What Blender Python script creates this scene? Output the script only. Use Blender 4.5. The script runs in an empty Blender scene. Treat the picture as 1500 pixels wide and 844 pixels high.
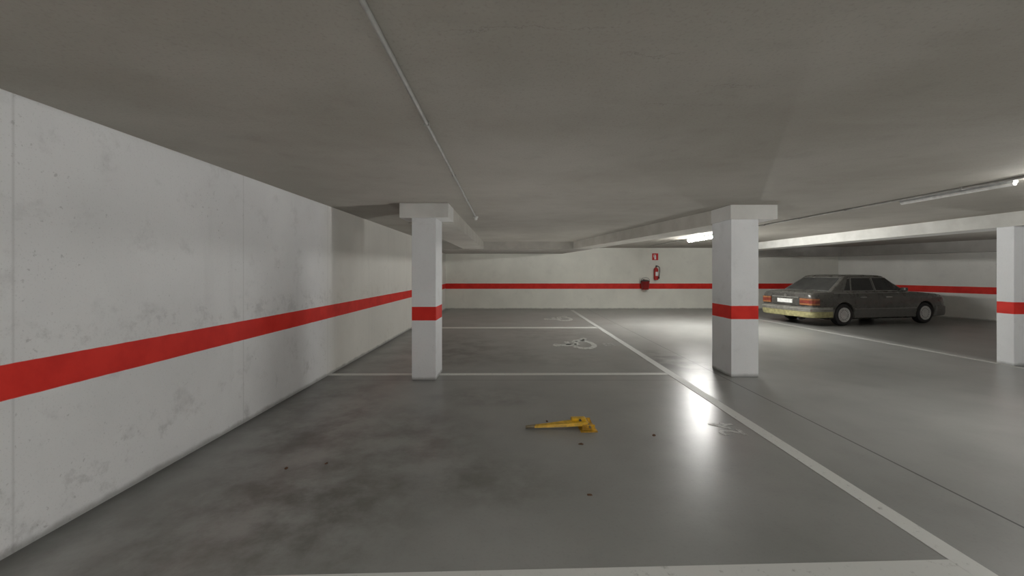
import bpy, bmesh, math, random
from mathutils import Vector, Matrix
random.seed(4)
S=bpy.context.scene
COL=S.collection
try:
    S.view_settings.view_transform='Standard'
    S.view_settings.look='None'
except Exception as e: print(e)

# ------------------------------------------------------------ node helpers
class NT:
    def __init__(s,name):
        s.m=bpy.data.materials.new(name); s.m.use_nodes=True
        s.t=s.m.node_tree; s.t.nodes.clear()
        s.out=s.t.nodes.new('ShaderNodeOutputMaterial')
        s.b=s.t.nodes.new('ShaderNodeBsdfPrincipled')
        s.t.links.new(s.b.outputs[0],s.out.inputs[0])
        s._pos=None
    def set(s,sock,v):
        if isinstance(v,bpy.types.NodeSocket): s.t.links.new(v,sock)
        elif isinstance(v,(tuple,list)) and len(v)==3 and sock.type=='RGBA': sock.default_value=(*v,1)
        else: sock.default_value=v
    def pos(s):
        if not s._pos:
            g=s.t.nodes.new('ShaderNodeNewGeometry'); s._pos=g.outputs['Position']
            sp=s.t.nodes.new('ShaderNodeSeparateXYZ'); s.t.links.new(s._pos,sp.inputs[0])
            s.x,s.y,s.z=sp.outputs
        return s._pos
    def M(s,op,a,b=0.0,c=0.0,clamp=False):
        n=s.t.nodes.new('ShaderNodeMath'); n.operation=op; n.use_clamp=clamp
        s.set(n.inputs[0],a); s.set(n.inputs[1],b); s.set(n.inputs[2],c)
        return n.outputs[0]
    def mix(s,f,a,b):
        n=s.t.nodes.new('ShaderNodeMix'); n.data_type='RGBA'
        s.set(n.inputs[0],f); s.set(n.inputs[6],a); s.set(n.inputs[7],b)
        return n.outputs[2]
    def noise(s,scale,detail=4,rough=.55,vec=None,dist=0):
        n=s.t.nodes.new('ShaderNodeTexNoise'); s.pos()
        s.t.links.new(vec if vec else s._pos,n.inputs['Vector'])
        n.inputs['Scale'].default_value=scale; n.inputs['Detail'].default_value=detail
        n.inputs['Roughness'].default_value=rough; n.inputs['Distortion'].default_value=dist
        return n.outputs[0]
    def scl(s,v,off=(0,0,0)):
        n=s.t.nodes.new('ShaderNodeMapping'); s.pos(); s.t.links.new(s._pos,n.inputs[0])
        n.inputs['Scale'].default_value=v; n.inputs['Location'].default_value=off
        return n.outputs[0]
    def rng(s,v,a,b,c=0.,d=1.,smooth=True):
        n=s.t.nodes.new('ShaderNodeMapRange')
        n.interpolation_type='SMOOTHSTEP' if smooth else 'LINEAR'
        s.set(n.inputs[0],v)
        for i,k in enumerate((a,b,c,d)): s.set(n.inputs[1+i],k)
        return n.outputs[0]
    def band(s,v,a,b,e=.004):
        return s.M('MULTIPLY',s.rng(v,a-e,a+e),s.rng(v,b-e,b+e,1.,0.))
    def blob(s,cx,cy,rx,ry):
        s.pos()
        dx=s.M('DIVIDE',s.M('SUBTRACT',s.x,cx),rx); dy=s.M('DIVIDE',s.M('SUBTRACT',s.y,cy),ry)
        d=s.M('ADD',s.M('MULTIPLY',dx,dx),s.M('MULTIPLY',dy,dy))
        return s.rng(d,0.,1.,1.,0.)
    def bump(s,h,strength=.2,dist=.01):
        n=s.t.nodes.new('ShaderNodeBump'); s.set(n.inputs['Height'],h)
        n.inputs['Strength'].default_value=strength; n.inputs['Distance'].default_value=dist
        s.t.links.new(n.outputs[0],s.b.inputs['Normal'])
    def fin(s,col,rough=.6,metal=0.,spec=.5,emis=None,es=0):
        s.set(s.b.inputs['Base Color'],col); s.set(s.b.inputs['Roughness'],rough)
        s.set(s.b.inputs['Metallic'],metal); s.b.inputs['Specular IOR Level'].default_value=spec
        if emis: s.set(s.b.inputs['Emission Color'],emis); s.b.inputs['Emission Strength'].default_value=es
        return s.m

def plain(name,col,rough=.5,metal=0.,spec=.5,var=.12,scale=12,emis=None,es=0):
    n=NT(name); f=n.rng(n.noise(scale),.3,.7)
    c=n.mix(f,tuple(k*(1-var) for k in col),tuple(min(1,k*(1+var)) for k in col))
    return n.fin(c,rough,metal,spec,emis,es)

RED=(.66,.022,.014)
def wallmat(name,base=(.66,.67,.68),joints_y=(),stripe=True,warm=None,stain=1.0,hw=0.):
    n=NT(name); n.pos()
    c=n.mix(n.rng(n.noise(1.1,5),.3,.7),tuple(k*.92 for k in base),base)
    c=n.mix(n.M('MULTIPLY',n.rng(n.noise(3.5,7,.7),.54,.72),.24*stain),c,(.36,.36,.36))
    c=n.mix(n.M('MULTIPLY',n.M('MULTIPLY',n.rng(n.noise(30,3,.5),.66,.73),n.rng(n.noise(1.5,3),.46,.6)),.35*stain),c,(.24,.24,.24))
    c=n.mix(n.M('MULTIPLY',n.rng(n.noise(90,2,.5),.60,.72),.20*stain),c,(.28,.28,.28))
    c=n.mix(n.M('MULTIPLY',n.rng(n.noise(1.0,4,.6,n.scl((3,3,.35))),.55,.78),.12*stain),c,(.38,.38,.37))
    if warm:
        sc=n.M('MULTIPLY',n.band(n.z,1.02,1.22,.08),n.rng(n.noise(5,7,.75),.50,.64))
        c=n.mix(n.M('MULTIPLY',sc,.28),c,(.28,.28,.28))
        sc=n.M('MULTIPLY',n.rng(n.z,.1,.7,1.,0.),n.rng(n.noise(7,7,.75),.55,.66))
        c=n.mix(n.M('MULTIPLY',sc,.2),c,(.30,.30,.29))
        c=n.mix(n.rng(n.y,warm-.4,warm+.5,0.,.5),c,(.74,.71,.61))
    for j in joints_y:
        c=n.mix(n.M('MULTIPLY',n.band(n.y,j-.004,j+.004,.008),.36),c,(.32,.32,.31))
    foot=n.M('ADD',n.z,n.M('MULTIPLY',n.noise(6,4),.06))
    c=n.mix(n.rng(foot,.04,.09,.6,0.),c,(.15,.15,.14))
    r=.6
    if stripe:
        e=n.M('ADD',n.z,n.M('MULTIPLY',n.M('SUBTRACT',n.noise(9,3),.5),.006))
        redc=n.mix(n.rng(n.noise(4,4),.3,.7),RED,(.78,.034,.022))
        c=n.mix(n.band(e,.824-hw,1.013+hw,.003),c,redc)
    n.bump(n.noise(30,5,.6),.15,.008)
    return n.fin(c,r,spec=.3)

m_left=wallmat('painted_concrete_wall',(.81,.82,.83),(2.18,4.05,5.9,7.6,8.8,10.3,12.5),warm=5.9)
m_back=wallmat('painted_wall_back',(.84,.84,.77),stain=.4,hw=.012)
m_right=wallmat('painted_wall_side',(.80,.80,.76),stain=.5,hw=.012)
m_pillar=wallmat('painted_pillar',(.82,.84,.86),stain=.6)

def ceilmat():
    n=NT('raw_concrete_ceiling'); n.pos()
    c=n.mix(n.rng(n.noise(.7,6,.6),.3,.7),(.345,.327,.286),(.41,.392,.350))
    c=n.mix(n.rng(n.noise(4,6,.7),.5,.8,0.,.22),c,(.20,.188,.16))
    c=n.mix(n.rng(n.noise(1.3,5,.6,n.scl((.5,2.2,1))),.5,.7,0.,.2),c,(.46,.44,.395))
    c=n.mix(n.rng(n.noise(60,3,.6),.5,.75,0.,.28),c,(.19,.18,.158))
    w=n.M('MULTIPLY',n.M('SUBTRACT',n.noise(7,6,.7),.5),.22)
    yy=n.M('ADD',n.y,w)
    for (x0,x1,y0) in ((-.27,.42,1.60),(.48,.74,1.80),(.75,1.22,2.33),(1.0,1.35,2.1)):
        k=n.M('MULTIPLY',n.band(yy,y0-.0012,y0+.0012,.003),n.band(n.x,x0,x1,.06))
        c=n.mix(n.M('MULTIPLY',k,.5),c,(.07,.065,.055))
    n.bump(n.noise(40,5,.6),.12,.006)
    return n.fin(c,.85,spec=.25)
m_ceil=ceilmat()
def beammat(name,a,b):
    n=NT(name); c=n.mix(n.rng(n.noise(2.5,6,.6),.3,.7),a,b)
    n.bump(n.noise(40,5),.12,.006)
    return n.fin(c,.8,spec=.3)
m_beam=beammat('beam_concrete',(.48,.465,.42),(.56,.545,.50))
m_beamw=beammat('beam_painted',(.52,.52,.49),(.62,.62,.59))
m_soff=beammat('soffit_concrete',(.36,.347,.315),(.44,.425,.39))
m_soffr=beammat('side_soffit_concrete',(.46,.455,.425),(.54,.53,.50))
m_beamc=beammat('capital_paint',(.62,.62,.60),(.70,.70,.68))

def floormat():
    n=NT('polished_concrete_floor'); n.pos()
    c=n.mix(n.rng(n.noise(.8,4,.5),.25,.75),(.262,.266,.256),(.318,.323,.311))
    c=n.mix(n.rng(n.noise(2.0,4,.55),.40,.95,0.,.45),c,(.17,.172,.165))
    c=n.mix(n.rng(n.noise(.9,4,.55,n.scl((1.6,.6,1),(4,2,0))),.45,.9,0.,.3),c,(.38,.385,.37))
    c=n.mix(n.rng(n.noise(45,3,.6),.5,.75,0.,.12),c,(.12,.12,.115))
    brk=n.rng(n.noise(2.3,6,.65),.34,.72)
    for (x,y,rx,ry,s) in ((-1.3,3.4,1.4,1.5,.66),(-.1,2.9,.6,.5,.45),(-.3,4.9,.9,.5,.5),(-.5,7.8,1.2,1.6,.55),(.9,10.0,1.5,1.6,.5),(-1.6,2.2,1.3,1.0,.65),(.9,7,1.2,.7,.4),(-2.1,4.6,.9,1.6,.6),(-1.6,8,1.4,3,.6)):
        k=n.M('MULTIPLY',n.M('MULTIPLY',n.blob(x,y,rx,ry),brk),s)
        c=n.mix(k,c,(.082,.074,.064))
    wet=n.M('MULTIPLY',n.blob(2.75,6.9,.6,1.2),n.rng(n.noise(2.2,5,.6),.40,.60))
    c=n.mix(n.M('MULTIPLY',wet,.75),c,(.05,.052,.045))
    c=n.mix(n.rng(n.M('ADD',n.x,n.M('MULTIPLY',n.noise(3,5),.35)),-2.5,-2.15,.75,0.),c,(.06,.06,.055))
    c=n.mix(n.rng(n.x,8.0,8.3,0.,.6),c,(.09,.085,.075))  # shade of the car's side bay, painted into the floor colour
    j1=n.band(n.x,2.991,3.007,.004)
    j2=n.M('MULTIPLY',n.band(n.y,5.655,5.665,.004),n.rng(n.x,3.0,3.01,1.,0.))
    j=n.M('MAXIMUM',j1,j2)
    c=n.mix(n.M('MULTIPLY',j,.9),c,(.03,.03,.028))
    r=n.rng(n.noise(1.5,5,.6),.0,1.,.25,.36,False)
    n.bump(n.noise(70,3,.5),.025,.004)
    return n.fin(c,r,spec=.30)
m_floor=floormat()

def paintmat(name,worn,col=(.56,.57,.55),base=(.28,.288,.275)):
    n=NT(name)
    f=n.rng(n.noise(16,6,.75),worn-.10,worn+.10)
    c=n.mix(f,base,col)
    return n.fin(c,.5,spec=.3)
m_line=paintmat('worn_line_paint',.34,(.64,.65,.63))
m_lined=paintmat('thin_line_paint',.40,(.50,.50,.48),(.2,.2,.19))
m_mark=paintmat('very_worn_paint',.47,(.60,.61,.59))
m_sym=paintmat('symbol_paint',.44,(.66,.67,.64),(.24,.245,.235))
m_far=paintmat('far_line_paint',.34,(.68,.69,.66))

m_galv=plain('galvanised_conduit',(.36,.36,.34),.55,.2)
m_white=plain('white_plastic',(.74,.74,.72),.45)
m_grey=plain('grey_plastic',(.45,.46,.46),.5)
m_black=plain('black_rubber',(.02,.02,.021),.7)
m_dark=plain('dark_steel',(.06,.06,.065),.5,.4)
m_tip=plain('worn_steel',(.20,.17,.11),.5,.2,var=.3)
m_yel=plain('yellow_enamel',(.68,.40,.012),.45,var=.25,scale=18)
m_yel2=plain('dirty_yellow_enamel',(.50,.28,.02),.55,var=.4,scale=22)
m_red=plain('red_enamel',(.50,.015,.015),.35)
m_redd=plain('dark_red_enamel',(.26,.012,.012),.45)
m_tailb=plain('tail_lamp_backing_red',(.12,.015,.012),.45)
m_signr=plain('sign_red',(.60,.02,.02),.5)
m_signw=plain('sign_white',(.8,.8,.8),.5)
m_chrome=plain('chrome_trim',(.50,.50,.48),.28,.7)
m_alloy=plain('alloy_metal',(.56,.56,.55),.4,.15)
m_plate=plain('number_plate_white',(.75,.76,.74),.4)
m_tail=plain('tail_lamp_red',(.22,.045,.03),.3,var=.3)
m_tailo=plain('tail_lamp_orange',(.32,.15,.06),.3)
m_lens=plain('headlamp_glass',(.55,.56,.55),.15,.2)
m_bump=plain('dusty_bumper',(.19,.185,.16),.45,.1,var=.2)
m_val=plain('yellow_lit_valance',(.36,.335,.17),.45,var=.25)  # yellow light caught by the lower bumper, put into its colour
m_clad=plain('side_cladding',(.125,.123,.115),.5)
m_leaf=plain('dry_leaf_brown',(.10,.05,.025),.8)
m_int=plain('dark_interior',(.05,.05,.05),.8)
def paint():
    n=NT('dusty_car_paint'); n.pos()
    c=n.mix(n.rng(n.noise(3,6),.3,.7),(.070,.068,.062),(.10,.097,.088))
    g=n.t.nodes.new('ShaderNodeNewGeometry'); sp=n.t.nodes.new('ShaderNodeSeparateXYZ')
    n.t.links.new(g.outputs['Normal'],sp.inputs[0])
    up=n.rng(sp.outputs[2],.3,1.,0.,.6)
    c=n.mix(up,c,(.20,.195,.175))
    return n.fin(c,n.rng(n.noise(5,5),.3,.7,.22,.38),.15,spec=.6)
m_paint=paint()
def glass(name,dust):
    n=NT(name); c=n.mix(n.rng(n.noise(4,5),.3,.7,dust*.7,dust),(.012,.013,.014),(.30,.30,.28))
    return n.fin(c,.2+dust*.3,spec=.6)
m_glass=glass('car_window_glass',.08); m_glassr=glass('dusty_rear_glass',.24)
def lampmat(es):
    return plain('lit_diffuser_%d'%es,(.9,.9,.88),.5,emis=(1.,.985,.95),es=es)

# ------------------------------------------------------------ mesh helpers
def finish(o,parent=None,loc=None,smooth=False,ang=35):
    COL.objects.link(o)
    if parent: o.parent=parent
    if loc: o.location=loc
    if smooth:
        bm=bmesh.new(); bm.from_mesh(o.data)
        for f in bm.faces: f.smooth=True
        for e in bm.edges:
            if len(e.link_faces)==2 and e.calc_face_angle(0)>math.radians(ang): e.smooth=False
        bm.to_mesh(o.data); bm.free()
    return o
def mk(name,v,f,mat,parent=None,loc=None,smooth=False,ang=35,recalc=True):
    me=bpy.data.meshes.new(name); me.from_pydata([tuple(p) for p in v],[],f)
    if recalc:
        bm=bmesh.new(); bm.from_mesh(me); bmesh.ops.recalc_face_normals(bm,faces=bm.faces); bm.to_mesh(me); bm.free()
    me.materials.append(mat)
    return finish(bpy.data.objects.new(name,me),parent,loc,smooth,ang)
def frombm(name,bm,mat,parent=None,loc=None,smooth=False,ang=35):
    bmesh.ops.recalc_face_normals(bm,faces=bm.faces)
    me=bpy.data.meshes.new(name); bm.to_mesh(me); bm.free(); me.materials.append(mat)
    return finish(bpy.data.objects.new(name,me),parent,loc,smooth,ang)
def bmbox(bm,a,b,bev=0,M=None):
    r=bmesh.ops.create_cube(bm,size=1)
    vs=r['verts']
    for v in vs:
        v.co=Vector([(a[i]+b[i])/2+v.co[i]*(b[i]-a[i]) for i in range(3)])
    if bev:
        es=list({e for v in vs for e in v.link_edges})
        g=bmesh.ops.bevel(bm,geom=es,offset=bev,segments=2,affect='EDGES',profile=.5)
        vs=list({v for f in g['faces'] for v in f.verts}|{v for v in vs if v.is_valid})
    if M: bmesh.ops.transform(bm,matrix=M,verts=[v for v in vs if v.is_valid])
def box(name,a,b,mat,parent=None,bev=0,loc=None,smooth=False):
    bm=bmesh.new(); bmbox(bm,a,b,bev); return frombm(name,bm,mat,parent,loc,smooth)
def prism(name,pts,z0,z1,mat,parent=None,bev=0,loc=None):
    n=len(pts); v=[(x,y,z0) for x,y in pts]+[(x,y,z1) for x,y in pts]
    f=[tuple(range(n))[::-1],tuple(range(n,2*n))]+[(i,(i+1)%n,(i+1)%n+n,i+n) for i in range(n)]
    return mk(name,v,f,mat,parent,loc)
def tubebm(bm,pts,r,n=12,cap=True):
    pts=[Vector(p) for p in pts]; rings=[]
    for i,p in enumerate(pts):
        d=(pts[min(i+1,len(pts)-1)]-pts[max(i-1,0)]).normalized()
        u=d.orthogonal().normalized() if i==0 else (u-d*u.dot(d)).normalized()
        w=d.cross(u); rr=r[i] if isinstance(r,(list,tuple)) else r
        rings.append([bm.verts.new(p+(u*math.cos(2*math.pi*k/n)+w*math.sin(2*math.pi*k/n))*rr) for k in range(n)])
    for a,b in zip(rings,rings[1:]):
        for k in range(n): bm.faces.new((a[k],a[(k+1)%n],b[(k+1)%n],b[k]))
    if cap: bm.faces.new(rings[0][::-1]); bm.faces.new(rings[-1])
def tube(name,pts,r,mat,parent=None,n=12,loc=None):
    bm=bmesh.new(); tubebm(bm,pts,r,n); return frombm(name,bm,mat,parent,loc,True,50)
def lathebm(bm,prof,axis='Z',n=32,cap=True,loop=False):
    rings=[]
    for r,h in prof:
        ring=[]
        for k in range(n):
            a=2*math.pi*k/n; x,y=max(r,1e-4)*math.cos(a),max(r,1e-4)*math.sin(a)
            ring.append(bm.verts.new((x,y,h) if axis=='Z' else (x,h,y)))
        rings.append(ring)
    pr=list(zip(rings,rings[1:]))
    if loop: pr.append((rings[-1],rings[0]))
    for a,b in pr:
        for k in range(n): bm.faces.new((a[k],a[(k+1)%n],b[(k+1)%n],b[k]))
    if cap and not loop: bm.faces.new(rings[0][::-1]); bm.faces.new(rings[-1])
def lathe(name,prof,mat,parent=None,axis='Z',n=32,loc=None,loop=False):
    bm=bmesh.new(); lathebm(bm,prof,axis,n,True,loop)
    return frombm(name,bm,mat,parent,loc,True,30)
def empty(name,loc,label,cat,rot=0,group=None):
    o=bpy.data.objects.new(name,None); COL.objects.link(o); o.location=loc; o.rotation_euler=(0,0,rot)
    o.empty_display_size=.2
    tag(o,label,cat,group); return o
def tag(o,label,cat,group=None):
    o['label']=label; o['category']=cat
    if group: o['group']=group
    return o
def struct(o): 
    o['kind']='structure'; return o

# ------------------------------------------------------------ room shell
XL=-2.655; YB=16.4; YF=-6.0; H=2.45; XC=13.07
def xr(y): return XC+(YB-y)*.376
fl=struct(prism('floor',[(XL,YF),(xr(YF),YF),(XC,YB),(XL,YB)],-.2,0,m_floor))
ce=struct(prism('ceiling',[(XL,YF),(xr(YF),YF),(XC,YB),(XL,YB)],H,H+.2,m_ceil))
struct(box('wall_left',(XL-.2,YF,0),(XL,YB,H),m_left))
struct(box('wall_back',(XL,YB,0),(XC,YB+.2,H),m_back))
struct(prism('wall_right',[(XC,YB),(xr(YF),YF),(xr(YF)+.2,YF),(XC+.2,YB)],0,H,m_right))
struct(box('wall_front',(XL,YF-.2,0),(xr(YF),YF,H),m_back))
for o in (fl,ce): o['label']='grey polished concrete floor' if o is fl else 'raw grey concrete ceiling slab'

def lab(o,l,c,g=None): return tag(o,l,c,g)
ZB=1.5+.725
lab(prism('ceiling_beam',[(-1.55,6.15),(-.885,6.15),(-.905,13.0),(-1.56,13.0)],ZB,H,m_beam),'grey concrete downstand beam running off the white pillar','beam')
lab(prism('ceiling_beam',[(3.11,6.39),(3.74,6.39),(2.55,13.0),(1.95,13.0)],ZB,H,m_beam),'angled grey concrete downstand beam joining the white pillar','beam')
lab(box('ceiling_beam',(7.97,2.0,ZB),(8.55,15.8,H),m_beamw),'pale painted downstand beam over the parking bay with the car','beam')
lab(prism('ceiling_soffit',[(XL,13.0),(1.95,13.0),(2.55,13.0),(2.0,YB),(XL,YB)],ZB-.008,H,m_soff),'lowered concrete soffit along the end wall','soffit')
lab(prism('ceiling_soffit',[(8.56,15.85),(xr(15.85)-.55,15.85),(xr(3)-.55,3),(xr(3),3),(XC,YB),(8.56,YB)],2.10,H,m_soffr),'lowered grey soffit around the bay with the car','soffit')

def pillar(x0,x1,y0,y1,c0,c1,label,cap=True,zc=ZB+.02):
    e=empty('concrete_pillar',((x0+x1)/2,(y0+y1)/2,0),label,'pillar')
    cx,cy=(x0+x1)/2,(y0+y1)/2
    box('shaft',(x0-cx,y0-cy,0),(x1-cx,y1-cy,zc),m_pillar,e,.008)
    if cap: box('capital',(c0-cx,y0-.01-cy,zc),(c1-cx,y1+.0-cy,H),m_beamc,e,.006)
    return e
pillar(-1.386,-1.05,5.66,6.15,-1.555,-.878,'white painted concrete pillar with red band, standing in the bays by the wall')
pillar(3.115,3.505,5.82,6.38,3.10,3.77,'white painted concrete pillar with red band beside a damp floor patch')
pillar(7.97,8.5,6.5,6.74,7.97,8.5,'white pillar with red band under the pale beam',False,zc=ZB)

# ------------------------------------------------------------ floor paint
def quad(name,pts,mat,label,cat='floor marking',z=.003):
    return lab(prism(name,pts,0.0005,z,mat),label,cat)
quad('parking_line',[(2.27,-1.0),(2.395,-1.0),(2.385,15.9),(2.275,15.9)],m_line,'long faded white line dividing bays from driving lane',z=.004)
quad('parking_line',[(XL,5.91),(2.275,5.95),(2.275,6.06),(XL,6.02)],m_far,'faded white line between two parking bays by the pillar')
quad('parking_line',[(XL,10.78),(2.27,10.83),(2.27,11.10),(XL,11.05)],m_far,'faded white line between two bays with wheelchair symbols')
quad('parking_line',[(XL,1.86),(2.275,2.01),(2.275,2.13),(XL,1.97)],m_line,'faded white line closing the bay with the yellow barrier')
quad('parking_line',[(7.93,5.0),(8.02,5.0),(7.77,13.5),(7.67,13.5)],m_lined,'thin faded white line bordering the bay of the parked car')

def strips(shapes,mp,name,mat,label,cat='floor marking'):
    v=[];f=[]
    def add(poly):
        b=len(v); k=len(poly)
        for u,w in poly: x,y=mp(u,w); v.append((x,y,.0008))
        for u,w in poly: x,y=mp(u,w); v.append((x,y,.0035))
        f.append(tuple(range(b,b+k))); f.append(tuple(range(b+k,b+2*k)))
        for i in range(k): f.append((b+i,b+(i+1)%k,b+k+(i+1)%k,b+k+i))
    for s in shapes: add(s)
    return lab(mk(name,v,f,mat),label,cat)
def seg(p,q,w):
    d=Vector((q[0]-p[0],q[1]-p[1])); n=Vector((-d.y,d.x)).normalized()*w/2
    return [(p[0]+n.x,p[1]+n.y),(q[0]+n.x,q[1]+n.y),(q[0]-n.x,q[1]-n.y),(p[0]-n.x,p[1]-n.y)]
def wheelchair():
    sh=[[(.38+.12*math.cos(a*math.pi/8),1.12+.12*math.sin(a*math.pi/8)) for a in range(16)]]
    pl=[(.37,1.0),(.42,.5),(.76,.5),(.90,.10),(1.06,.17)]
    for a,b in zip(pl,pl[1:]): sh.append(seg(a,b,.18))
    sh.append(seg((.40,.76),(.72,.76),.14))
    R=.34;c=(.44,.34);t=.075
    for i in range(16):
        a0=math.radians(120+i*14.5);a1=math.radians(120+(i+1)*14.5)
        sh.append([(c[0]+(R+t)*math.cos(a0),c[1]+(R+t)*math.sin(a0)),(c[0]+(R+t)*math.cos(a1),c[1]+(R+t)*math.sin(a1)),
                   (c[0]+(R-t)*math.cos(a1),c[1]+(R-t)*math.sin(a1)),(c[0]+(R-t)*math.cos(a0),c[1]+(R-t)*math.sin(a0))])
    return sh
def sym(cx,cy,sx,sy):
    strips(wheelchair(),lambda u,w:(cx-(w-.6)*sx,cy+(u-.5)*sy),'wheelchair_symbol',m_sym,'faded white wheelchair symbol painted on the bay floor')
sym(1.27,8.5,.68,1.25); sym(1.45,13.1,.70,1.4)
def number(txt,cx,cy,h):
    cu=bpy.data.curves.new('t','FONT'); cu.body=txt; cu.size=h*1.4; cu.align_x='CENTER'; cu.align_y='CENTER'; cu.extrude=.0012; cu.offset=.006
    o=bpy.data.objects.new('t',cu); COL.objects.link(o)
    dg=bpy.context.evaluated_depsgraph_get(); me=bpy.data.meshes.new_from_object(o.evaluated_get(dg))
    bpy.data.objects.remove(o)
    ob=bpy.data.objects.new('bay_number',me); me.materials.clear(); me.materials.append(m_mark)
    me.transform(Matrix.Rotation(math.pi/2,4,'Z'))
    zs=min(v.co.z for v in me.vertices)
    COL.objects.link(ob); ob.location=(cx,cy,.0005-zs)
    lab(ob,'worn white stencilled bay number on the concrete floor','floor marking')
number('24',2.06,3.90,.23); number('23',2.0,8.4,.23)

# ------------------------------------------------------------ conduits & lamps
e=empty('ceiling_conduit',(-.57,4,H),'long thin grey metal conduit clipped to the ceiling','conduit')
def cp(y): return -.515-(y-1.2)*.0185
tube('pipe',[(cp(y)+.57,y-4,-.011) for y in (-5.5,0,4,7.0)],.012,m_galv,e)
for y in (-3,-1,1.2,2.6,4.0,5.4):
    box('clip',(cp(y)+.57-.017,y-4-.009,-.025),(cp(y)+.57+.017,y-4+.009,0),m_galv,e,.003)
e=empty('smoke_detector',(-.625,7.08,H),'small round white detector at the end of the ceiling conduit','detector')
lathe('base',[(.04,0),(.04,-.02),(.035,-.025)],m_white,e); lathe('sensor_head',[(.025,-.025),(.028,-.045),(.018,-.058),(.0,-.06)],m_white,e)
e=empty('ceiling_conduit',(5.15,6,H),'thin grey conduit linking the ceiling lamps','conduit')
tube('pipe',[(-.09,y-6,-.014) for y in (-5.5,0,6,12.5,15.0)],.014,m_galv,e)
for y in (3.8,4.6,6.2,7.2,8.2,9.2,12.5,13.5): box('clip',(-.115,y-6-.012,-.032),(-.065,y-6+.012,0),m_galv,e,.003)

def lamp(x,y,L,es,label,w=.06,r=.055):
    e=empty('fluorescent_lamp',(x,y,H),label,'lamp')
    box('housing',(-w*.8,-L/2,-.030),(w*.8,L/2,0),m_grey,e,.006)
    n=8;v=[];f=[]
    for yy in (-L/2+.01,L/2-.01):
        for k in range(n+1):
            a=math.pi*k/n; v.append((r*math.cos(a),yy,-.031-r*1.2*math.sin(a)))
    for k in range(n): f.append((k,k+1,n+1+k+1,n+1+k))
    f.append(tuple(range(n+1))[::-1]); f.append(tuple(range(n+1,2*n+2))); f.append((0,n+1,2*n+1,n))
    mk('diffuser',v,f,lampmat(es) if es else m_white,e,smooth=True)
lamp(5.13,10.9,1.9,240,'lit fluorescent lamp with white diffuser on the ceiling')
lamp(5.2,3.36,1.5,90,'lit fluorescent lamp fixed to the ceiling over the lane',w=.04,r=.04)
lamp(5.2,4.85,1.25,0,'unlit slim batten lamp on the ceiling beside the conduit',w=.035,r=.024)
lamp(5.2,-3.5,1.5,150,'lit fluorescent lamp fixed to the ceiling over the lane')
lamp(-.1,-2.6,1.5,230,'lit fluorescent lamp fixed to the ceiling over the bays')
lamp(11.6,4.0,1.5,60,'lit fluorescent lamp in the side bay ceiling')

# unseen spots added just above the floor, aimed up to imitate its bounce
def bounce(x,y,p):
    l=bpy.data.lights.new('added_bounce_fill','SPOT'); l.energy=p; l.spot_size=math.radians(172); l.spot_blend=1; l.shadow_soft_size=0
    l.color=(1,.98,.955); l.use_nodes=True
    t=l.node_tree; em=[n for n in t.nodes if n.type=='EMISSION'][0]
    fo=t.nodes.new('ShaderNodeLightFalloff'); fo.inputs['Strength'].default_value=1; t.links.new(fo.outputs['Constant'],em.inputs['Strength'])
    o=bpy.data.objects.new('added_bounce_fill',l); COL.objects.link(o); o.location=(x,y,.06); o.rotation_euler=(math.pi,0,0)
bounce(.5,-3,3); bounce(.2,5.2,8); bounce(6.0,2.6,7); bounce(5.5,9.5,10); bounce(0.3,12,10); bounce(11.2,8.2,12)

# ------------------------------------------------------------ fire equipment
WX,WY=5.73,YB
e=empty('fire_extinguisher',(WX,WY-.11,1.17),'red fire extinguisher with black hose hung on the end wall','fire extinguisher')
lathe('cylinder',[(.0,0),(.07,.0),(.085,.02),(.085,.40),(.07,.45),(.035,.475),(.025,.50)],m_red,e)
box('label',(-.05,-.089,.16),(.05,-.080,.32),m_signw,e,.002)
tube('valve',[(0,0,.49),(0,0,.55)],.022,m_dark,e)
box('handle',(-.015,-.11,.545),(.015,.03,.575),m_dark,e,.004)
tube('hose',[(.02,0,.53),(.08,-.01,.55),(.13,-.02,.50),(.14,-.02,.38),(.12,-.03,.22),(.10,-.04,.15)],.013,m_black,e)
tube('nozzle',[(.10,-.04,.16),(.095,-.045,.05)],[.014,.028],m_black,e)
box('bracket',(-.03,.07,.30),(.03,.11,.48),m_dark,e)
e=empty('extinguisher_sign',(WX,WY,2.09),'small red sign with white extinguisher pictogram on the wall','sign')
box('panel',(-.12,-.01,-.13),(.12,0,.14),m_signr,e,.002)
bm=bmesh.new(); bmbox(bm,(-.035,-.013,-.10),(.035,-.0105,.05)); bmbox(bm,(-.015,-.013,.05),(.015,-.0105,.08)); bmbox(bm,(-.06,-.013,.07),(.03,-.0105,.09)); bmbox(bm,(-.07,-.013,-.02),(-.055,-.0105,.08))
frombm('pictogram',bm,m_signw,e)
e=empty('fire_bucket',(5.27,WY-.19,.79),'dark red lidded sand bucket hung on the end wall','bucket')
lathe('bucket_body',[(0,0),(.13,0),(.135,.01),(.165,.30),(.172,.31),(.172,.325),(.15,.325)],m_redd,e)
lathe('lid',[(.175,.325),(.178,.345),(.12,.375),(.0,.385)],m_dark,e)
tube('handle',[(-.17,0,.30),(-.16,-.02,.40),(-.09,-.03,.46),(0,-.03,.48),(.09,-.03,.46),(.16,-.02,.40),(.17,0,.30)],.007,m_dark,e,8)
box('bracket',(-.03,.155,.22),(.03,.19,.40),m_dark,e)

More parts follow.
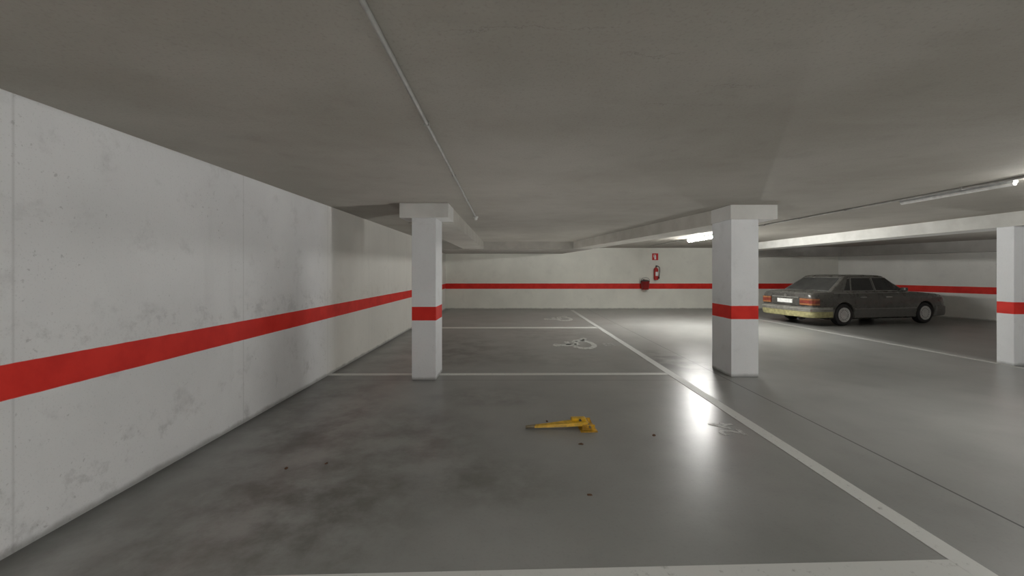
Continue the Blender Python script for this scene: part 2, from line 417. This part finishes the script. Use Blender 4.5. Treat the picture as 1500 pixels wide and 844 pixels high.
# ------------------------------------------------------------ parking barrier
e=empty('parking_barrier',(.455,3.93,0),'yellow folding parking barrier lying flat on the bay floor','parking barrier',math.radians(3))
bm=bmesh.new()
bmbox(bm,(.18,-.13,0),(.34,.13,.010),.003)
bmbox(bm,(.20,-.10,.010),(.32,-.088,.060),.003); bmbox(bm,(.20,.088,.010),(.32,.10,.060),.003)
frombm('base_plate',bm,m_yel2,e)
def arm():
    st=[(-.24,.022,.022,.018),(-.10,.035,.030,.022),(.06,.055,.042,.026),(.18,.062,.050,.030),(.27,.062,.045,.030)]
    v=[];f=[]
    for x,w,z,h in st: v+= [(x,-w,z-h*.5),(x,-w*.8,z+h*.5),(x,w*.8,z+h*.5),(x,w,z-h*.5)]
    for i in range(len(st)-1):
        a=i*4;b=a+4
        for k in range(4): f.append((a+k,a+(k+1)%4,b+(k+1)%4,b+k))
    f.append((3,2,1,0)); n=len(v); f.append((n-4,n-3,n-2,n-1))
    return v,f
v,f=arm(); o=mk('arm',v,f,m_yel,e)
tube('arm_tip',[(-.23,0,.022),(-.30,.0,.018),(-.325,0,.015)],[.015,.015,.013],m_tip,e)
tube('hinge_pin',[(.27,-.12,.045),(.27,.12,.045)],.011,m_tip,e)
bm=bmesh.new(); bmbox(bm,(.12,.0,.05),(.26,.07,.085),.008); frombm('lock_housing',bm,m_yel,e)
tube('lock_barrel',[(.20,0,.07),(.20,-.015,.07)],.012,m_dark,e)
tube('brace',[(.10,.07,.02),(.33,.11,.02)],.012,m_yel2,e)

for i,(x,y,r) in enumerate(((.60,3.56,.018),(1.30,3.75,.018),(-1.72,3.12,.014),(.52,2.75,.014),(-1.45,3.2,.01),(.35,4.1,.012))):
    bm=bmesh.new(); n=9
    vs=[bm.verts.new((r*(1+.5*random.random())*math.cos(k*2*math.pi/n),r*.6*(1+.6*random.random())*math.sin(k*2*math.pi/n),.002+.006*random.random())) for k in range(n)]
    c=bm.verts.new((0,0,.009))
    for k in range(n): bm.faces.new((vs[k],vs[(k+1)%n],c))
    bot=[bm.verts.new((v.co.x,v.co.y,0)) for v in vs]
    for k in range(n): bm.faces.new((vs[(k+1)%n],vs[k],bot[k],bot[(k+1)%n]))
    bm.faces.new(bot)
    o=frombm('dry_leaf',bm,m_leaf,None,(x,y,.0)); o.rotation_euler=(0,0,i)
    lab(o,'small curled brown dry leaf on the concrete','leaf','leaf litter on the bay floor')

# ------------------------------------------------------------ car
RX,FX=-1.38,1.555
th=math.radians(11.5); ct,st_=math.cos(th),math.sin(th); CS=.98
ox=9.16-CS*(RX*ct+.80*st_); oy=11.4-CS*(RX*st_-.80*ct)
car=empty('parked_car',(ox,oy,0),'dusty dark grey four-door saloon parked against the wall','car',th)
car.scale=(CS,CS,CS)
def itp(x,t):
    if x<=t[0][0]: return t[0][1]
    for (a,b),(c,d) in zip(t,t[1:]):
        if x<=c:
            k=(x-a)/(c-a); return b+(d-b)*k
    return t[-1][1]
Wt=[(-2.44,.80),(-2.40,.85),(-2.3,.878),(-2.1,.893),(-1.8,.903),(-1.3,.91),(1.0,.91),(1.5,.903),(1.9,.89),(2.2,.868),(2.33,.84),(2.40,.80)]
Zt=[(-2.44,.86),(-2.41,.91),(-2.36,.93),(-2.2,.945),(-1.7,.965),(-1.0,.960),(0,.95),(1.0,.945),(1.5,.925),(2.0,.885),(2.25,.855),(2.35,.83),(2.40,.79)]
Bt=[(-2.44,.30),(-2.2,.22),(-1.8,.17),(2.0,.16),(2.2,.19),(2.40,.28)]
FR=[0,0,.06,.28,.56,.80,.93,.985,1.0,1.0]
def sect(x):
    w=itp(x,Wt);zt=itp(x,Zt);zb=itp(x,Bt);h=zt-zb
    ys=[0,w-.14,w-.04,w-.008,w,w-.018,w-.045,w-.08,w-.15,0]
    return [(ys[i],zb+h*FR[i]+(.022 if i==9 else 0)) for i in range(10)]
def yside(x,z):
    p=sect(x)[1:9]
    for (a,b),(c,d) in zip(p,p[1:]):
        if b<=z<=d and d>b: return a+(c-a)*(z-b)/(d-b)
    return p[0][0] if z<p[0][1] else p[-1][0]
xs=sorted({round(a,3) for t in (Wt,Zt,Bt) for a,_ in t}|{round(-2.2+.15*i,3) for i in range(29)})
v=[];f=[]
for x in xs:
    s=sect(x); v+=[(x,y,z) for y,z in s]+[(x,-y,z) for y,z in s[-2:0:-1]]
K=18
for i in range(len(xs)-1):
    for k in range(K):
        a=i*K+k;b=i*K+(k+1)%K; f.append((a,b,b+K,a+K))
f.append(tuple(range(K))); n=(len(xs)-1)*K; f.append(tuple(range(n,n+K)))
body=mk('car_body',v,f,m_paint)
body.parent=car
bm=bmesh.new()
for ax in (RX,FX):
    for sg in (-1,1):
        M=Matrix.Translation((ax,sg*.86,.330))@Matrix.Rotation(math.pi/2,4,'X')
        bmesh.ops.create_cone(bm,cap_ends=True,segments=40,radius1=.340,radius2=.340,depth=.46,matrix=M)
me=bpy.data.meshes.new('c');bm.to_mesh(me);bm.free();cut=bpy.data.objects.new('c',me);COL.objects.link(cut);cut.parent=car
md=body.modifiers.new('b','BOOLEAN');md.object=cut;md.operation='DIFFERENCE';md.solver='EXACT'
bpy.context.view_layer.update()
dg=bpy.context.evaluated_depsgraph_get(); nm=bpy.data.meshes.new_from_object(body.evaluated_get(dg))
body.modifiers.clear(); body.data=nm; bpy.data.objects.remove(cut)
bm=bmesh.new(); bm.from_mesh(nm)
for ff in bm.faces: ff.smooth=True
for ed in bm.edges:
    if len(ed.link_faces)==2 and ed.calc_face_angle(0)>math.radians(38): ed.smooth=False
bm.to_mesh(nm); bm.free()

def ring(x0,x1,w,z,r,bow):
    pts=[]
    for cx,cy,a0 in ((x1-r,w-r,0),(x0+r,w-r,90),(x0+r,-w+r,180),(x1-r,-w+r,270)):
        for k in range(5):
            a=math.radians(a0+k*22.5); pts.append((cx+r*math.cos(a),cy+r*math.sin(a),z))
    return pts
def gh(z):
    k=(z-.94)/(1.37-.94)
    return (-1.78+k*.66,.98-k*.62,.80-k*.160)
rings=[ring(*gh(.93),.93,.05,0),ring(*gh(1.37),1.37,.06,0)]
a,b,w=gh(1.37); rings+= [ring(a+.035,b-.035,w-.018,1.395,.07,0),ring(a+.09,b-.09,w-.055,1.415,.09,0),ring(a+.20,b-.20,w-.15,1.430,.10,0),ring(a+.38,b-.38,w-.33,1.438,.1,0)]
v=[p for r in rings for p in r]; n=len(rings[0]); f=[]
for i in range(len(rings)-1):
    for k in range(n): f.append((i*n+k,i*n+(k+1)%n,(i+1)*n+(k+1)%n,(i+1)*n+k))
f.append(tuple(range(n))[::-1]); f.append(tuple(range(len(v)-n,len(v))))
mk('roof',v,f,m_paint,car,smooth=True,ang=45)
def sidepoly(name,pts,off,th,mat,sg):
    N=Vector((0,.43,.160)).normalized()
    v=[]
    for d in (off,off-th):
        for x,z in pts:
            w=gh(z)[2]; p=Vector((x,w,z))+N*d; v.append((p.x,p.y*sg,p.z))
    n=len(pts); f=[tuple(range(n)),tuple(range(n,2*n))]+[(i,(i+1)%n,(i+1)%n+n,i+n) for i in range(n)]
    return mk(name,v,f,mat,car)
def grow(pts,g):
    cx=sum(p[0] for p in pts)/len(pts);cz=sum(p[1] for p in pts)/len(pts)
    return [(x+(g if x>cx else -g),z+(g if z>cz else -g)) for x,z in pts]
fw=[(-.13,.985),(.78,.985),(.35,1.345),(-.13,1.345)]
rw=[(-1.00,.985),(-.21,.985),(-.21,1.345),(-.87,1.345)]
qw=[(-1.28,.985),(-1.05,.985),(-.93,1.335),(-.99,1.32)]
for sg in (-1,1):
    for p in (fw,rw,qw):
        sidepoly('window_trim',grow(p,.012),.004,.01,m_chrome,sg)
        sidepoly('side_window',p,.008,.012,m_glass,sg)
def endglass(name,front,mat,off,g):
    v=[]
    for z in (.985-g,1.34+g):
        x0,x1,w=gh(z); x=x1 if front else x0
        ww=w-.075+g
        N=Vector((.43,0,.62)).normalized() if front else Vector((-.43,0,.66)).normalized()
        for sg in (-1,1):
            for d in (off,off-.01):
                p=Vector((x,sg*ww,z))+N*d; v.append(tuple(p))
    f=[(0,2,6,4),(1,3,7,5),(0,1,3,2),(4,5,7,6),(0,1,5,4),(2,3,7,6)]
    return mk(name,v,f,mat,car)
endglass('window_trim',False,m_chrome,.003,.018); endglass('rear_window',False,m_glassr,.007,0)
endglass('window_trim',True,m_chrome,.003,.012); endglass('windscreen',True,m_glass,.007,0)

def sidepanel(name,x0,x1,z0,z1,off,mat,sg,nx=10,nz=3):
    v=[];f=[]
    for i in range(nx+1):
        for j in range(nz+1):
            x=x0+(x1-x0)*i/nx; z=z0+(z1-z0)*j/nz; v.append((x,sg*(yside(x,z)+off),z))
    for i in range(nx):
        for j in range(nz):
            a=i*(nz+1)+j; f.append((a,a+1,a+nz+2,a+nz+1))
    m=len(v); v+=[(x,y-sg*(off+.01),z) for x,y,z in v]; f+=[tuple(q+m for q in k) for k in f]
    bd=[]
    for i in range(nx): bd+=[(i*(nz+1),(i+1)*(nz+1)),(i*(nz+1)+nz,(i+1)*(nz+1)+nz)]
    for j in range(nz): bd+=[(j,j+1),(nx*(nz+1)+j,nx*(nz+1)+j+1)]
    f+=[(a,b,b+m,a+m) for a,b in bd]
    return mk(name,v,f,mat,car,smooth=True)
for sg in (-1,1):
    sidepanel('side_cladding',RX+.37,FX-.37,.22,.46,.010,m_clad,sg)
    sidepanel('side_cladding',-2.15,RX-.35,.30,.46,.010,m_clad,sg)
    sidepanel('side_cladding',FX+.35,2.15,.30,.46,.010,m_clad,sg)
    sidepanel('chrome_strip',RX+.36,FX-.36,.465,.478,.014,m_chrome,sg,nz=1)
    sidepanel('belt_trim',-1.7,1.0,.915,.926,.004,m_chrome,sg,nx=20,nz=1)
    for x in (-1.0,-.165,.98): sidepanel('door_seam',x-.004,x+.004,.24,.91,.0015,m_black,sg,1,12)
    for x in (-.82,.10):
        bm=bmesh.new(); y=yside(x,.80)
        bmbox(bm,(x,y-.005,.785),(x+.20,y+.030,.815),.008)
        o=frombm('door_handle',bm,m_chrome,car)
        if sg<0: o.data.transform(Matrix.Scale(-1,4,(0,1,0))); o.data.flip_normals()
    bm=bmesh.new(); bmbox(bm,(.66,.84,.96),(.76,1.00,1.07),.025); bmbox(bm,(.68,.78,.95),(.73,.88,.99),.01)
    o=frombm('wing_mirror',bm,m_paint,car,smooth=True)
    if sg<0: o.data.transform(Matrix.Scale(-1,4,(0,1,0))); o.data.flip_normals()

def bumper(name,plan,levels,mat,th=.07):
    pts=plan+[(x,-y) for x,y in plan[::-1][1:]] if plan[-1][1]==0 else plan
    pts=[Vector(p) for p in pts]
    v=[];f=[]
    n=len(pts)
    for z,inn in levels:
        for p in pts:
            d=Vector((-p.x*.55,-p.y)).normalized() if abs(p.y)>.02 else Vector((-math.copysign(1,p.x),0))
            q=p+d*inn; v.append((q.x,q.y,z))
    L=len(levels)
    for i in range(L):
        j=(i+1)%L
        for k in range(n-1): f.append((i*n+k,i*n+k+1,j*n+k+1,j*n+k))
    f.append(tuple(i*n for i in range(L))); f.append(tuple(i*n+n-1 for i in range(L)))
    return mk(name,v,f,mat,car,smooth=True,ang=40)
rp=[(-1.80,.925),(-2.15,.920),(-2.36,.895),(-2.47,.83),(-2.52,.68),(-2.545,.35),(-2.55,0)]
bumper('rear_bumper',rp,[(.41,.10),(.41,0),(.50,0),(.53,.03),(.53,.10)],m_bump)
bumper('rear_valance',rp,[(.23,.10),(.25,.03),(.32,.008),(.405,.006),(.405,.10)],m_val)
bumper('bumper_trim',[(x-.003,y+.003 if y else 0) for x,y in rp],[(.475,.05),(.475,-.004),(.498,-.004),(.498,.05)],m_chrome)
fp=[(1.98,.915),(2.2,.905),(2.36,.865),(2.44,.78),(2.48,.6),(2.50,.3),(2.505,0)]
bumper('front_bumper',fp,[(.21,.10),(.23,.02),(.30,0),(.48,0),(.51,.03),(.51,.10)],m_clad)
for sg in (-1,1):
    pl=[(-2.22,.889),(-2.34,.878),(-2.42,.845),(-2.455,.79),(-2.46,.50)]
    def wrap(name,pl,z0,z1,mat,t=.012):
        v=[];f=[];n=len(pl)
        for z in (z0,z1):
            for d in (t,-.03):
                for x,y in pl:
                    nx,ny=(0,1) if x>-2.3 else ((-1,0) if y<.75 else (-.7,.7))
                    v.append((x+nx*d,sg*(y+ny*d),z))
        for k in range(n-1):
            f+=[(k,k+1,2*n+k+1,2*n+k),(n+k,n+k+1,3*n+k+1,3*n+k),(k,k+1,n+k+1,n+k),(2*n+k,2*n+k+1,3*n+k+1,3*n+k)]
        f+=[(0,n,3*n,2*n),(n-1,2*n-1,4*n-1,3*n-1)]
        return mk(name,v,f,mat,car)
    for i,zz in enumerate((.595,.640,.685,.730)): wrap('tail_lamp',pl,zz,zz+.036,m_tail if i%3 else m_tailo,.014)
    wrap('tail_lamp_backing',pl,.585,.775,m_tailb,.006)
    box('headlamp',(2.37,min(sg*.45,sg*.80),.58),(2.43,max(sg*.45,sg*.80),.74),m_lens,car,.015)
box('trunk_panel',(-2.455,-.48,.56),(-2.43,.48,.80),m_paint,car,.008)
box('number_plate',(-2.475,-.26,.62),(-2.455,.26,.735),m_plate,car,.003)
box('plate_trim',(-2.47,-.45,.775),(-2.43,.45,.80),m_chrome,car,.006)
box('grille',(2.37,-.36,.52),(2.44,.36,.80),m_chrome,car,.02)
box('trunk_seam',(-2.430,-.70,.885),(-2.408,.70,.891),m_black,car)
bm=bmesh.new(); c=Vector((-2.448,0,.835)); R=.033
tubebm(bm,[c+Vector((0,R*math.cos(a*math.pi/12),R*math.sin(a*math.pi/12))) for a in range(25)],.004,6)
for a in (90,210,330): tubebm(bm,[c,c+Vector((0,R*math.cos(math.radians(a)),R*math.sin(math.radians(a))))],.0035,6)
frombm('boot_emblem',bm,m_chrome,car)
tube('exhaust_pipe',[(-2.3,-.5,.20),(-2.53,-.5,.19)],.028,m_dark,car)
for ax in (RX,FX):
    for sg in (-1,1):
        wh=bpy.data.objects.new('wheel',None); COL.objects.link(wh); wh.parent=car; wh.location=(ax,sg*.795,.310); wh.empty_display_size=.1
        s=sg
        lathe('tyre',[(.200,-.09*s),(.262,-.10*s),(.297,-.085*s),(.310,-.05*s),(.310,.05*s),(.297,.085*s),(.262,.10*s),(.200,.092*s)],m_black,wh,'Y',40,loop=True)
        bm=bmesh.new()
        lathebm(bm,[(.0,.092*s),(.05,.096*s),(.06,.088*s),(.11,.094*s),(.155,.093*s),(.186,.086*s),(.194,.102*s),(.205,.102*s),(.205,-.05*s),(0,-.05*s)],'Y',40)
        nf=len(bm.faces)
        for k in range(15):
            a=2*math.pi*k/15; M=Matrix.Translation((.135*math.cos(a),.0895*s,.135*math.sin(a)))@Matrix.Rotation(math.pi/2,4,'X')
            bmesh.ops.create_cone(bm,cap_ends=True,segments=10,radius1=.013,radius2=.013,depth=.012,matrix=M)
        bm.faces.ensure_lookup_table()
        for i in range(nf,len(bm.faces)): bm.faces[i].material_index=1
        o=frombm('rim',bm,m_alloy,wh,smooth=True,ang=30); o.data.materials.append(m_int)

# ------------------------------------------------------------ camera
cd=bpy.data.cameras.new('camera'); cam=bpy.data.objects.new('camera',cd); COL.objects.link(cam)
cam.location=(0,0,1.5); cam.rotation_euler=(math.pi/2,0,0)
cd.sensor_width=36; cd.lens=14.4; cd.shift_y=-24/1500; cd.clip_start=.02
S.camera=cam
w=bpy.data.worlds.new('world'); S.world=w; w.use_nodes=True
w.node_tree.nodes['Background'].inputs[0].default_value=(.5,.52,.5,1); w.node_tree.nodes['Background'].inputs[1].default_value=.3
